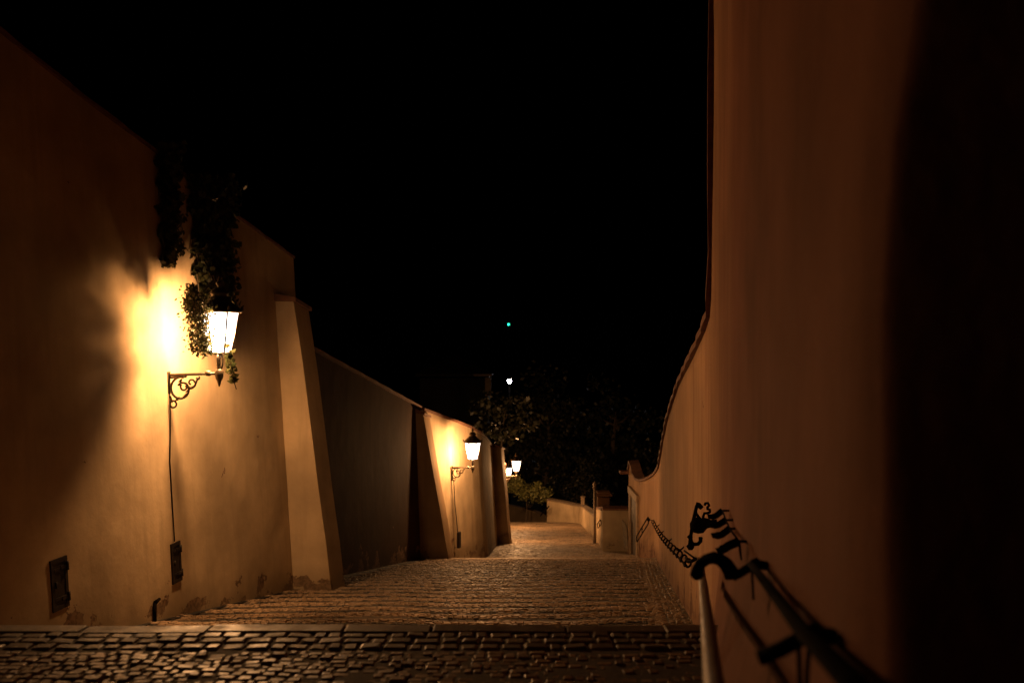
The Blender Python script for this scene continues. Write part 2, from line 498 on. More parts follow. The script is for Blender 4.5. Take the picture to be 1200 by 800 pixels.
wc = path_wall('plaster_wall', [(LA(27.9), 27.9), (-1.9, 29.9), (-.97, 32.5), (-.85, 38), (-.76, 45.2)], lambda p: interp(TC, p.y), OCHRE_OLD,
               'streaked ochre wall carrying the second wall lantern, pier at each end', lv=14)
tapered('buttress', (490,658), (526,655), (474,478), (496,486), 27.4, .9, PIERM, wc, TILE, .22)
tapered('buttress', (584,638), (597,636), (574,522), (587,525), 44.6, 1.0, PIERM, wc, TILE, .2)
path_wall('plaster_wall', [(-.26, 45.7), (-.12, 50), (-.12, 54), (-1.1, 62), (-8, 74)], lambda p: Zs(p.y)+4.2+.0*p.y, OCHRE_OLD,
          'far lit plaster wall beyond the last pier, holding two small lanterns', lv=10)

# ------------------------------------------------------------------ right: sweeping wall
def inv_RF(px):
    a, b = 3.0, 36.4
    for _ in range(50):
        m_ = (a+b)/2
        if 600+F*RF(m_)/m_ > px: a = m_
        else: b = m_
    return (a+b)/2
prof = []
for x, y in ((832,372),(827,388),(821,402),(812,420),(803,437),(795,455),(788,475),(782,495),(778,515),(774.5,535),(772,549),(768,555),(762,560),(756,563),(750,564),(745,562),(742,556),(739.5,546),(737.5,541)):
    d = inv_RF(x); prof.append((d, EYE+(400-y)/F*d))
prof.sort()
d0 = prof[0][0]
# above: the scroll sweeps almost vertically up out of the picture
up = [(d0-.25, EYE+.05*d0), (d0-.40, EYE+.10*d0), (d0-.5, EYE+.17*d0), (d0-.55, EYE+.28*d0), (d0-.58, EYE+.42*d0), (d0-.62, EYE+.6*d0)]
RT = [(1.54, up[-1][1]+.2)]+[(a, b) for a, b in reversed(up)]+prof
YEND = 36.3
RT.append((35.95, U(733,545,36).z)); RT.append((YEND, U(731,552,36.2).z))
yset = set([t[0] for t in RT])
y = 1.54
while y < YEND: yset.add(y); y += .45 if y > 8 else .35
ys_ = sorted(yset)
sts = []
for y in ys_:
    t = Vector((RF(y+.2)-RF(y-.2), .4)).normalized(); nn = Vector((-t.y, t.x))
    zg = Zs(y)
    b0 = interp(ROFF, y); foot = interp(ROFF, y)*.55
    zt0 = Zt(y) if y < 9 else zg
    off = (lambda f0, dz: (lambda h: -f0*max(0, 1-max(h-dz, 0)/1.2)**2.2))(max(0, b0-.07), zt0-zg)
    sts.append((Vector((RF(y), y)), nn, zg-.7, interp(RT, y), off, zg))
y = 1.54; t = Vector((RF(y+.2)-RF(y-.2), .4)).normalized(); c0 = sts[0]; n0 = c0[1]
for ang, dx, dy in ((14,.005,-.022),(27,.014,-.045),(30,.026,-.072),(30,.09,-.22),(30,.52,-1.2),(30,1.6,-3.7)):
    nn = n0.copy(); nn.rotate(Matrix.Rotation(math.radians(ang), 2))
    sts.insert(0, (Vector((c0[0].x+dx, c0[0].y+dy)), nn, c0[2], c0[3], c0[4], c0[5]))
sts.reverse()
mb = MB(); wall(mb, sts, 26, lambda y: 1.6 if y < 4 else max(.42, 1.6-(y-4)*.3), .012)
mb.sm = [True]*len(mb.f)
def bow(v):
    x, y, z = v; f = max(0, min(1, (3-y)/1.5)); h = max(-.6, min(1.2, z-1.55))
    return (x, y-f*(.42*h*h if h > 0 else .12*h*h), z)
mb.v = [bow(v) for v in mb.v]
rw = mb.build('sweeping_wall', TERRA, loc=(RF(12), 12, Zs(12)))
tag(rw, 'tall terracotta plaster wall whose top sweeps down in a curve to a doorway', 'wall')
inv = Matrix.Translation(-rw.location)
def under(o, p=rw):
    o.parent = p; o.matrix_parent_inverse = Matrix.Translation(-Vector(p.location)); return o
cp = MB(); pts = []; nr = []
for p, n_, zb, zt, of, zg in sts:
    pts.append(Vector((p.x, p.y, zt))); nr.append(n_)
coping(cp, pts, nr, .055, lambda y: 1.5 if y < 4 else max(.36, 1.5-(y-4)*.3), .085)
under(cp.build('coping', TILE))
# doorway near its end
def onR(y, z, out): 
    t = Vector((RF(y+.2)-RF(y-.2), .4)).normalized()
    return Vector((RF(y)-t.y*out, y+t.x*out, z))
ya, yb = 33.75, 35.35; zt_ = U(741,577,34.5).z; zb_ = Zs(34.5)-.9
d = MB(); d.hexa([onR(yb, zb_, .03), onR(yb, zb_, -.2), onR(ya, zb_, -.2), onR(ya, zb_, .03)], [onR(yb, zt_-.2, .03), onR(yb, zt_-.2, -.2), onR(ya, zt_-.2, -.2), onR(ya, zt_-.2, .03)])
door = under(d.build('door', WOOD))
for k, (p0, p1, q0, q1) in enumerate(((ya-.3, ya, zb_, zt_), (yb, yb+.3, zb_, zt_), (ya-.36, yb+.36, zt_-.2, zt_+.08))):
    o_ = .09 if k < 2 else .12
    s_ = MB(); s_.hexa([onR(p1, q0, o_), onR(p1, q0, -.2), onR(p0, q0, -.2), onR(p0, q0, o_)], [onR(p1, q1, o_), onR(p1, q1, -.2), onR(p0, q1, -.2), onR(p0, q1, o_)])
    under(s_.build('door_jamb' if k < 2 else 'lintel', STONE, bevel=.02))
# scrolled stub on the very end
e = MB(); e.box((RF(YEND)-.12, YEND+.1, U(728,553,36.4).z), .5, .35, .14); under(e.build('end_stone', TILE, bevel=.04))

# ------------------------------------------------------------------ right: lower walls
Zl = lambda y: Zt(y) if y > 28 else Zs(y)
path_wall('low_wall', [(5.6, 37.45), (4.95, 37.45), (3.98, 37.5)], lambda p: U(715,597.5,37.5).z, CREAM,
          'low pale wall facing up the stairway just past the doorway', lv=8, thick=.45, bat=.01, cop=TILE, step=.3, ground=Zl, over=.05, flip=-1)
path_wall('low_wall', [(3.98, 37.97), (4.35, 42), (4.72, 46.6), (4.9, 51)], lambda p: U(700,598,37.5).z-.19*(p.y-37.5), CREAM,
          'low side wall running down behind the iron pole', lv=8, thick=.4, bat=.01, cop=TILE, step=1, ground=Zl, over=.05, flip=-1)
TE = [(51, U(695,605,51).z), (60, U(686,597,60).z), (68, U(680.5,592.5,68).z), (72, U(640,586.5,71).z)]
path_wall('parapet_wall', [(4.92, 51.05), (5.15, 60), (5.38, 67.2), (4.9, 68.3), (2.9, 71)], lambda p: interp(TE, p.y), CREAM,
          'long low parapet wall curving across the foot of the stairway', lv=8, thick=.45, bat=.01, cop=DARKCOP, step=.8, ground=Zt, over=.06, th=.12, flip=-1)
path_wall('parapet_wall', [(2.85, 71.05), (2.1, 75), (-4, 84), (-14, 92)], lambda p: U(610,588,80).z-.0*p.y+.3*math.sin(p.x*.8)*.3, GREYP,
          'dark far wall closing the bend below the pale bush', lv=8, thick=.5, bat=.02, cop=None, step=.9, ground=Zt, flip=-1)

# garden pillar
pb = Vector((5.5, 51.5, Zt(51)))
t = empty('garden_pillar', pb, 'squat square masonry pillar with flat cap behind the low wall', 'pillar')
k = MB(); h = U(706,580,51.5).z-pb.z
k.box((0,0,h/2-.3), .72, .72, h+.6); k.build('shaft', SHADEP, t, bevel=.02)  # dark plaster stands in for the pillar being unlit
k = MB(); k.box((0,0,h+.07), 1.0, 1.0, .13); k.box((0,0,h+.19), .8, .8, .1); k.build('cap', SHADEP, t, bevel=.015)
k = MB(); 
t2 = empty('gate_post', (U(681.5,592,66).x, 66, Zt(66)), 'thin stone post standing behind the curved parapet', 'post')
hh = U(681.5,582,66).z-Zt(66)
k.box((0.1,0,hh/2-.2), .26, .26, hh+.4); k.build('shaft', STONE, t2, bevel=.02)
k = MB(); k.box((0.1,0,hh+.03), .36,.36,.06); k.build('cap', DARKCOP, t2)
# pole
pz = Zt(45.4); t = empty('iron_pole', (U(697,635,45.4).x, 45.4, pz), 'slender upright pole with small knob beside the low wall end', 'pole')
hh = U(697,572,45.4).z-pz
k = MB(); k.tube([(0,0,-.2),(0,0,hh*.3),(0,0,hh)], [.085,.075,.06], 10); k.build('shaft', DARKCOP, t)
k = MB(); k.lathe([(.05,0),(.12,.03),(.12,.08),(.07,.11),(.11,.18),(.1,.26),(.03,.33),(.01,.40)], (0,0,hh)); k.build('finial', DARKCOP, t)
# plaque leaning beside the door
t = MB(); a = U(729,610,36.9); b = U(735,618,36.6)
y0 = 36.9
t.hexa([U(730.5,641,36.9), U(736,643,36.5), U(737.2,643,36.56), U(731.7,641,36.96)], [U(728.5,608,36.9), U(734,616,36.5), U(735.2,616,36.56), U(729.7,608,36.96)])
o = t.build('stone_plaque', SLAB, loc=U(733,642,36.8), bevel=.015)
tag(o, 'narrow pale plaque with a slanted top beside the stone doorway', 'plaque')

# ------------------------------------------------------------------ wall lanterns
def arc(cx, cz, r0, r1, a0, a1, n=16, y=0):
    return [(cx+(r0+(r1-r0)*i/n)*math.cos(math.radians(a0+(a1-a0)*i/n)), y, cz+(r0+(r1-r0)*i/n)*math.sin(math.radians(a0+(a1-a0)*i/n))) for i in range(n+1)]
ARM = .77
def make_lantern(label):
    t = empty('wall_lantern', (0,0,0), label, 'lantern', 'wall lanterns along the left side of the stairway')
    # +x points away from the wall; origin is the arm's foot on the wall
    k = MB(); k.box((-.01,0,-.19), .03, .07, .52); k.tube([(0,0,.02),(ARM*.5,0,.035),(ARM,0,.05)], .021, 8); k.tube([(0,0,-.02),(ARM*.35,0,.0)], .016, 6)
    k.lathe([(.03,0),(.045,.02),(.045,.06),(.03,.08)], (ARM*.78,0,.01)); k.lathe([(.008,-.17),(.022,-.13),(.03,-.09),(.05,-.06),(.06,-.02),(.06,.05),(.045,.08)], (ARM,0,.03))
    k.lathe([(.012,-.02),(.03,0),(.03,.02)], (ARM*.58,0,-.03))
    k.build('arm', LAMPIRON, t)
    k = MB()
    k.tube(arc(.19,-.17,.165,.155,75,250,18), .018, 7); k.tube(arc(.19,-.17,.155,.06,250,500,20), .016, 7)
    k.tube(arc(.235,-.15,.06,.03,140,400,12), .015, 7)
    k.tube(arc(.34,-.09,.075,.07,180,330,10)+[(.43,0,-.05),(.47,0,.0)], [.016]*11+[.014,.012], 7)
    k.tube(arc(.34,-.09,.06,.02,0,260,10), .013, 7)
    k.tube([(.02,0,-.28),(.035,0,-.34),(.06,0,-.37)], .016, 7)
    k.tube(arc(.065,-.40,.05,.05,0,340,14), .015, 6, closed=True)
    for px_, pz_, s_ in ((.26,-.27,.05),(.30,-.2,.045),(.13,-.33,.04),(.36,-.16,.04),(.18,-.06,.035)):
        k.tube([(px_-s_,0,pz_-s_*.6),(px_,0,pz_),(px_+s_*.8,0,pz_+s_)], [.006,.022,.004], 6)
    k.build('scroll', LAMPIRON, t)
    L = MB()
    z0 = .10                                   # stem
    for a in (30, 150, 270):
        c_, s_ = math.cos(math.radians(a)), math.sin(math.radians(a))
        L.tube([(ARM+.02*c_, .02*s_, z0-.02),(ARM+.045*c_, .045*s_, z0+.07),(ARM+.05*c_, .05*s_, z0+.16),(ARM+.05*c_, .05*s_, z0+.22)], .013, 6)
    L.lathe([(.035,0),(.022,.05),(.018,.16),(.035,.22)], (ARM,0,z0-.02))
    L.build('stem', LAMPIRON, t)
    zb = .34; zt = .93; rb = .165; rt = .275
    hx = lambda r, z, j: Vector((ARM+r*math.cos(math.radians(60*j+20)), r*math.sin(math.radians(60*j+20)), z))
    fr = MB()
    for j in range(6):
        fr.tube([hx(rb, zb, j), hx(rt, zt, j)], .013, 6)
        fr.tube([hx(rb, zb, j), hx(rb, zb, j+1)], .014, 6); fr.tube([hx(rt, zt, j), hx(rt, zt, j+1)], .016, 6)
    for j in range(3): fr.tube([hx(rb, zb, j*2), Vector((ARM,0,zb-.03))], .011, 6)
    fr.lathe([(.02,-.05),(.042,-.03),(.042,.0),(.02,.012)], (ARM,0,zb), 8)
    fr.build('frame', LAMPIRON, t)
    for j in range(6):
        gl = MB(); a, b, c_, d_ = hx(rb-.006, zb+.012, j), hx(rb-.006, zb+.012, j+1), hx(rt-.006, zt-.012, j+1), hx(rt-.006, zt-.012, j)
        gl.add([a, b, c_, d_], [(0,1,2,3)]); gl.build('pane', GLASS, t)
    rf = MB()
    rf.lathe([(.25,-.0),(.315,-.015),(.325,.012),(.29,.05),(.22,.11),(.17,.15),(.13,.20),(.105,.24),(.13,.255),(.125,.28),(.085,.33),(.05,.35)], (ARM,0,zt), 12)
    for j in range(6):
        q = hx(.315, zt+.02, j); rf.tube([q, q+Vector((0,0,.05)), q+Vector(((q.x-ARM)*.08, q.y*.08, .08))], [.022,.02,.004], 6)
    roof = rf.build('roof', LAMPIRON, t)
    fi = MB(); fi.lathe([(.03,0),(.02,.02),(.045,.05),(.045,.07),(.02,.10),(.012,.14),(.004,.19)], (ARM,0,zt+.345), 8); fi.build('finial', LAMPIRON, roof)
    ld = bpy.data.lights.new('gas_flame', 'POINT'); ld.energy = 1030; ld.color = (1, .49, .185); ld.shadow_soft_size = .09
    lo = bpy.data.objects.new('gas_flame', ld); COL.objects.link(lo); lo.parent = t; lo.location = (ARM, 0, .64)
    return t
def copy_tree(o, parent=None):
    c = o.copy(); COL.objects.link(c)
    if parent: c.parent = parent
    for ch in list(o.children): copy_tree(ch, c)
    return c
an1 = hitA(198, 441)
L1 = make_lantern('nearest and largest lit wall lantern, ivy hanging over it')
specs = [(an1, math.atan2(-.135, 1), None),
         (U(530,548,29.75), math.atan2(-.348, .94), 'second lit lantern along the wall, between the two plaster piers'),
         (U(589,558.5,48), -.05, 'small lit lantern past the last pier, standing clear of the wall'),
         (U(584,562.5,62), .15, 'farthest lantern, half hidden by the wall edge')]
LAMPS = []
for i, (p, a, lab) in enumerate(specs):
    t = L1 if i == 0 else copy_tree(L1)
    t.location = p; t.rotation_euler.z = a
    for ch in t.children:
        if ch.type == 'LIGHT' and i: ch.data = ch.data.copy(); ch.data.energy = (0, 1150, 2200, 3000)[i]
    if lab: t['label'] = lab
    LAMPS.append(t)

# hatches, conduits on the left walls
TW = Vector((.135, 1, -.2)).normalized(); NW = Vector((NL.x, NL.y, BAT)).normalized()
def basis(n, along=Vector((.135, 1, 0))):
    a = along-n*along.dot(n); a.normalize(); b = a.cross(n) if a.cross(n).z > 0 else n.cross(a)
    return a, b
def hatch(p, w, h, label, tilt=0.0):
    a, b = basis(NW)
    M = Matrix((a, b, NW)).transposed()
    t = empty('iron_hatch', p, label, 'hatch', 'iron hatches let into the tall wall')
    k = MB()
    k.box(M @ Vector((0, h/2, .012)), w, h, .045, M); k.box(M @ Vector((0, -h/2, .012)), w, .05, .05, M)
    k = MB()
    for (cx, cy, sx, sy) in ((-w/2,0,.045,h),(w/2,0,.045,h),(0,h/2,w+.05,.05),(0,-h/2,w+.05,.05)):
        k.box(M @ Vector((cx, cy, .004)), sx, sy, .03+.004*abs(cy), M)
    k.build('frame', HATCH, t)
    k = MB(); k.box(M @ Vector((0, 0, .0)), w-.03, h-.03, .024, M)
    k.box(M @ Vector((0, h*.31, .016)), w*.8, .035, .012, M); k.box(M @ Vector((0, -h*.31, .016)), w*.8, .035, .012, M)
    k.build('door', HATCH, t)
    for sy in (.33, -.33):
        k = MB(); q = M @ Vector((w/2+.01, h*sy, .026)); k.tube([q-b*.05, q+b*.05], .018, 8); k.box(M @ Vector((w/2-.04, h*sy, .022)), .12, .04, .012, M)
        k.build('hinge', HATCH, t)
    k = MB(); q = M @ Vector((-w*.32, 0, .024)); k.tube([q-b*.035, q+b*.035], .012, 6); k.build('handle', HATCH, t)
    return t
hatch(hitA(69, 683.5), .235, .53, 'larger dark iron hatch low on the tall wall, left of the lamp cable')
hatch(hitA(206, 658.5), .20, .52, 'narrow dark iron hatch at the lower end of the lamp cable')
k = MB(); P = [hitA(x, y)+NW*.014 for x, y in ((198,472),(198.6,505),(198,540),(200,575),(202,610),(203.5,634))]
k.tube(P, .009, 6); o = k.build('cable', IRON, loc=P[-1]); tag(o, 'thin cable running down from the nearest lantern to a hatch', 'cable')
k = MB(); P = [hitA(180, y)+NW*.02 for y in (706, 717, 735)]
k.tube(P, [.026,.024,.024], 8); k.tube([P[0], P[0]+NW*.03+Vector((.0,.09,.03))], [.03,.02], 8)
o = k.build('pipe_stub', IRON, loc=P[-1]); tag(o, 'short rusty pipe stub at the foot of the tall wall', 'pipe')
k = MB(); P = [U(x, y, d) for x, y, d in ((531,561,29.8),(532.5,590,29.75),(536,624,29.7))]
P = [p+Vector((.02,-.05,0)) for p in P]
k.tube(P, .015, 6); o = k.build('cable', IRON, loc=P[-1]); tag(o, 'thin cable hanging below the second lantern', 'cable')
k = MB(); p = U(538.5,632,29.6); k.box((p.x-.02, p.y-.02, p.z), .10, .16, .55, Matrix.Rotation(math.atan2(-.348,.94), 3, 'Z'))
o = k.build('junction_box', HATCH, loc=p, bevel=.01); tag(o, 'narrow dark box low on the wall under the second lantern', 'box')

# ------------------------------------------------------------------ ivy
def leaf(mb, p, s, nrm=None):
    if nrm is None: nrm = Vector((random.gauss(0,1), random.gauss(0,1), random.gauss(0,1)))
    nrm.normalize(); a = nrm.orthogonal().normalized()
    a.rotate(Matrix.Rotation(R()*6.28, 3, nrm)); b = nrm.cross(a)
    mb.add([p-a*s*.55, p-a*s*.15+b*s*.42, p+a*s*.15+b*s*.30, p+a*s*.7, p+a*s*.15-b*s*.30, p-a*s*.15-b*s*.42],
           [(0,5,4,3),(0,3,2,1)])
def ivy(name, strips, label, seedn, extra=None):
    """strips: (x0,x1,ytop,ybottom,count) in the face of the tall wall"""
    random.seed(seedn); k = MB(); st = MB()
    p0 = None
    for (xa, xb, yt, yb, n) in strips:
        for s in range(5):
            xx = xa+(xb-xa)*(s+.5)/5; pts = []
            for q in range(8):
                yy = yt+(yb-yt)*q/7*(.7+.3*R())
                pts.append(hitA(xx+random.gauss(0, 1.5), yy)+NW*(.04+.05*R()))
            st.tube(pts, .009, 5)
        for i in range(n):
            f = R()**.9
            wdt = 1-.55*f*f
            x = (xa+xb)/2+(xb-xa)/2*wdt*random.uniform(-1, 1)
            x += 3*math.sin(f*17+xa)
            p = hitA(x, yt+(yb-yt)*f)+NW*abs(random.gauss(.06, .08))
            if p0 is None: p0 = p
            leaf(k, p, .06+.06*R(), Vector((NW.x+random.gauss(0,.7), NW.y+random.gauss(0,.7), random.gauss(.3,.6))))
    if extra: extra(k, st)
    t = empty(name, p0, label, 'ivy')
    for mbb, nm, m in ((k, 'foliage', LEAF), (st, 'stem', BARK)):
        o = mbb.build(nm, m); o.parent = t; o.matrix_parent_inverse = Matrix.Translation(-p0)
    return t
ivy('hanging_ivy', [(181,203,168,235,700),(184,205,230,312,420)], 'narrow dark strand of ivy hanging over the tall wall top', 3)
def cluster(k, st):
    lc = LAMPS[0].matrix_world
    an = LAMPS[0].location; rz = LAMPS[0].rotation_euler.z
    ax = Vector((an.x+ARM*math.cos(rz), an.y+ARM*math.sin(rz), an.z))
    for i in range(1700):          # spray clinging to the uphill, wall side of the lantern
        f = R(); az = math.radians(random.gauss(-113, 13)); r = .29+abs(random.gauss(0, .10))+.08*f
        z = .33+.79*f+random.gauss(0, .04)+max(0, -(math.degrees(az)+112))*.004
        leaf(k, ax+Vector((r*math.cos(az), r*math.sin(az), z)), .024+.032*R())
    for i in range(620):           # leaves between the lantern roof and the wall
        az = math.radians(random.gauss(-143, 14)); r = .34+abs(random.gauss(0, .07)); f = R()
        leaf(k, ax+Vector((r*math.cos(az), r*math.sin(az), .86+.42*f+random.gauss(0, .03))), .026+.035*R())
    for i in range(650):          # leaves hanging behind, on the downhill side
        f = R(); az = math.radians(random.gauss(104, 9)); r = .33+abs(random.gauss(0, .09))
        leaf(k, ax+Vector((r*math.cos(az), r*math.sin(az), .60+.55*f+random.gauss(0, .04))), .035+.04*R())
    for q in range(5):
        pts = [hitA(232+4*q, 300)+NW*.06, hitA(228+3*q, 330)+NW*.3, U(226+3*q, 352, 11.6), U(230+3*q, 375, 11.58), U(237+q*1.5, 398, 11.6)]
        st.tube(pts, .006, 5)
    pts = [U(231,380,11.6), U(231.5,400,11.6), U(232.5,417,11.6)]; st.tube(pts, .004, 4)
    for i in range(10): leaf(k, U(231.5+random.gauss(0,.7), 385+3.2*i, 11.6), .025)
    for i in range(60):           # long drooping leaves under the lamp, on the far side
        f = R(); c = U(266+8*f+random.gauss(0,2.5), 405+42*f+random.gauss(0,4), 12.15+random.gauss(0,.08))
        leaf(k, c, .05+.05*R(), Vector((1, -1+random.gauss(0,.8), random.gauss(0,.5))))
    pts = [hitA(270,340)+NW*.1, U(269,380,12.2), U(269,415,12.15), U(272,440,12.1), U(277,456,12.1)]; st.tube(pts, .007, 5)
ivy('hanging_ivy', [(218,272,205,300,2100),(222,272,285,352,1000),(236,270,330,372,350)], 'wide mass of ivy falling behind and around the nearest lantern', 5, cluster)
random.seed(21)

# small weeds along wall feet
def tuft(p, label, n=26, h=.12):
    k = MB()
    for i in range(n):
        a = R()*6.28; l = h*(.5+R()); q = Vector((random.gauss(0,.05), random.gauss(0,.05), 0)); tip = q+Vector((math.cos(a)*l*.5, math.sin(a)*l*.5, l))
        s = Vector((-math.sin(a), math.cos(a), 0))*.007
        k.add([q-s, q+s, (q+tip)/2+s*.8+Vector((0,0,.02)), tip, (q+tip)/2-s*.8+Vector((0,0,.02))], [(0,1,2,3,4)])
    o = k.build('weed_tuft', LEAF); o.location = p
    tag(o, label, 'weed')

# ------------------------------------------------------------------ iron handrails on the right wall
def flat(mb, pts, w, th, up=(0,0,1)): mb.tube(pts, w/2, 8, flat=th/w, up=up)
RP = [(1.2, 1058, 862), (1.4, 1000, 800), (1.9, 945, 743), (2.65, 904, 691), (3.3, 880, 660)]
P = [U(x, y, d) for d, x, y in RP]
t = empty('handrail', P[0], 'dark bar standing in for a rail shadow on the near right wall, with iron arms and scroll', 'handrail')
loc = P[0]
def sub(mb, nm, m, par, l=None):
    o = mb.build(nm, m); o.parent = par; o.matrix_parent_inverse = Matrix.Translation(-(l or loc)); return o
k = MB(); k.tube(P, [.03,.03,.026,.021,.017], 8, flat=.5, up=(0,0,1)); sub(k, 'rail', IRON, t)  # flat dark bar in place of the cast shadow of the round rail
for (a, b) in (((945,741,1.9),(889,771,1.92)), ((881,660,3.3),(858,676,3.3))):
    w = .056
    k = MB(); q0, q1 = U(*a), U(*b); flat(k, [q0+Vector((.03,0,.012)), q0.lerp(q1, .5)+Vector((0,0,-.006)), q1], w, .03); sub(k, 'bracket', IRON, t)
    k = MB(); wx = RF(a[2]); k.tube([q0, Vector((wx+.03, q0.y+.02, q0.z-.02))], .018, 8)
    sub(k, 'wall_pin', IRON, t)
k = MB(); k.tube([U(x, y, d) for x, y, d in ((858,676,3.3),(856,669,3.3),(851,661,3.3),(844,655,3.32),(836,653,3.35),(828,655,3.4),(821,660,3.42),(817.5,667,3.42),(817,673,3.42),(818,678,3.42))], [.03,.03,.028,.026,.024,.022,.022,.024,.03,.016], 10)
sub(k, 'scroll', IRON, t)
k = MB()
k.tube([U(936,758,1.91), U(937,785,1.91), U(938,812,1.91)], .006, 6); k.tube([U(948,756,1.91), U(946,785,1.91), U(945,812,1.91)], .006, 6); sub(k, 'drop_rod', IRON, t)
k = MB(); k.tube([U(881,668,3.3), U(882,685,3.3), U(883,702,3.3)], .005, 6); sub(k, 'drop_rod', IRON, t)

# smooth round rail the near ironwork belongs to
RB = lambda z: Vector((.215*z+.045, z, EYE-.2-.205*z-.20))
p0 = RB(1.5)
t = empty('rounded_rail', p0, 'smooth pale rounded rail running straight down beside the near wall', 'handrail')
k = MB(); k.tube([RB(1.15+.45*i)+Vector((0,0,.006*math.sin(i*1.7))) for i in range(13)], .026, 12); sub(k, 'rail', RAILM, t, p0)
for z in (1.6, 3.1, 4.6, 6.2):
    q = RB(z); zg = Zt(z); k = MB(); k.tube([q-Vector((0,0,.02)), Vector((q.x+.02, q.y, zg-.1))], .014, 8); sub(k, 'post', IRON, t, p0)

# comb of dark bars in place of chain link shadows, further along
p0 = U(846.5,597,5.8)
t = empty('shadow_comb', p0, 'row of short curved bars standing in for chain shadows on the near right wall', 'shadow_bars')
ends = [((832,604.5),(839,604),(846.7,598),5.8,.042), ((834,614.5),(842,614.5),(850.5,609),5.3,.042), ((837,626.5),(846,626),(855,619),4.9,.042), ((843,644.2),(854,639),(866,634),4.2,.045)]
tops = []
for a, b, c, d, w in ends:
    k = MB(); q = [U(a[0], a[1]-2, d), U(*a, d), U((a[0]+b[0])/2, (a[1]+b[1])/2+1, d), U(*b, d), U(*c, d)]
    k.tube(q, w/2, 8, flat=.7, up=(0,1,0)); sub(k, 'bracket', IRON, t, p0)
    k = MB(); qq = q[-1]; k.tube([qq, Vector((RF(d)+.03, qq.y, qq.z))], .007, 6); sub(k, 'wall_pin', IRON, t, p0)
    tops.append(qq)
k = MB(); k.tube(tops, .006, 6); k.tube([tops[-1], U(868,650,4.2), U(869,656,4.2)], [.007,.006,.004], 6); sub(k, 'rod', IRON, t, p0)

# hooked hanger with ball and ring
d = 8.0; p0 = U(816,590,d)
t = empty('chain_hanger', p0, 'upright iron hanger with hooked ends and a dark round boss', 'hanger')
k = MB(); k.tube([U(816.5,592,d), U(812,612,d), U(808.5,634,d), U(809,641,d)], [.016,.018,.016,.022], 8)
k.lathe([(.012,-.02),(.03,0),(.012,.02)], U(808.5,629,d), 8); k.lathe([(.02,-.03),(.04,0),(.015,.03)], U(809,640,d), 8); sub(k, 'rod', IRON, t, p0)
k = MB(); k.tube([U(816.5,592,d), U(817,589.5,d), U(819,590.5,d), U(821,594,d), U(819.5,596,d)], [.012,.016,.018,.03,.014], 8); sub(k, 'hook', IRON, t, p0)
k = MB(); k.tube([U(809.5,629,d), U(810.5,635,d), U(813.5,637.5,d), U(818,637,d), U(821,634,d), U(821,629,d)], [.014,.016,.018,.018,.018,.02], 8); sub(k, 'hook', IRON, t, p0)
k = MB(); k.tube([U(815,596,d), U(816,602,d), U(820,607,d), U(822,611,d)], .014, 8); sub(k, 'stay', IRON, t, p0)
k = MB(); c_ = U(818.5,615.5,d); k.lathe([(.005,-.075),(.05,-.062),(.08,-.02),(.08,.02),(.055,.055),(.02,.075)], c_, 12); k.lathe([(.01,-.05),(.05,-.035),(.06,0),(.045,.04),(.01,.05)], c_+Vector((.085,.1,.0)), 12); sub(k, 'boss', IRON, t, p0)
k = MB(); k.tube([U(826,592,d), U(826.5,589.5,d), U(829.5,589,d), U(831,592,d), U(829,594,d), U(829,596,d), U(832,597,d), U(832,599.5,d), U(829,601,d), U(825.5,601,d), U(824,605,d), U(824,611,d)], .013, 7); sub(k, 'hook', IRON, t, p0)
k = MB(); q = U(820,613,d); k.tube([q, Vector((RF(d)+.03, d+.1, q.z))], .02, 8); sub(k, 'wall_pin', IRON, t, p0)

# the chain rail
CH = [(10.9, 807, 657), (13.2, 795, 645), (16.5, 783.5, 634), (20.5, 774.5, 624), (24.5, 769, 616), (28.0, 764.8, 609.5)]
def ctr(d): return U(interp([(a, b) for a, b, c in CH], d), interp([(a, c) for a, b, c in CH], d)+1.6*math.sin((d-10.9)/17.1*math.pi), d)
p0 = ctr(10.9)
t = empty('chain_rail', p0, 'long iron chain of ring links hung along the right wall as a handrail', 'chain')
k = MB(); d = 11.0; last = None
while d < 28.2:
    c_ = ctr(d); c_ = c_+Vector((0,0,-.03))
    pts = [c_+Vector((.045*math.cos(q*math.pi/6), .035*math.cos(q*math.pi/6), .052*math.sin(q*math.pi/6))) for q in range(12)]
    k.tube(pts, .014, 6, closed=True)
    if last is not None:
        k.tube([last+Vector((-.02,0,-.03)), last.lerp(c_, .5)+Vector((-.02,0,-.075)), c_+Vector((-.02,0,-.03))], .012, 6)
    last = c_; d += .95+.022*(d-11)
sub(k, 'links', IRON, t, p0)
k = MB(); a0, a1, a2 = U(814,655,10.6), U(803,649,11.4), U(808.5,657.5,10.8)
k.tube([U(815,654.5,10.5), U(809,650,10.9), U(802,645,11.6)], .014, 6); k.tube([U(815,654.5,10.5), U(811,657,10.7), U(806.5,657.5,10.9), U(804,653,11.3)], .022, 8); sub(k, 'end_shackle', IRON, t, p0)
for d in (13.8, 17.5, 21.5, 25.0):
    k = MB(); q = ctr(d); w = Vector((RF(d)+.03, d+.05, q.z+.05)); k.tube([q, (q+w)/2+Vector((0,0,-.03)), w], .014, 6); sub(k, 'wall_hook', IRON, t, p0)
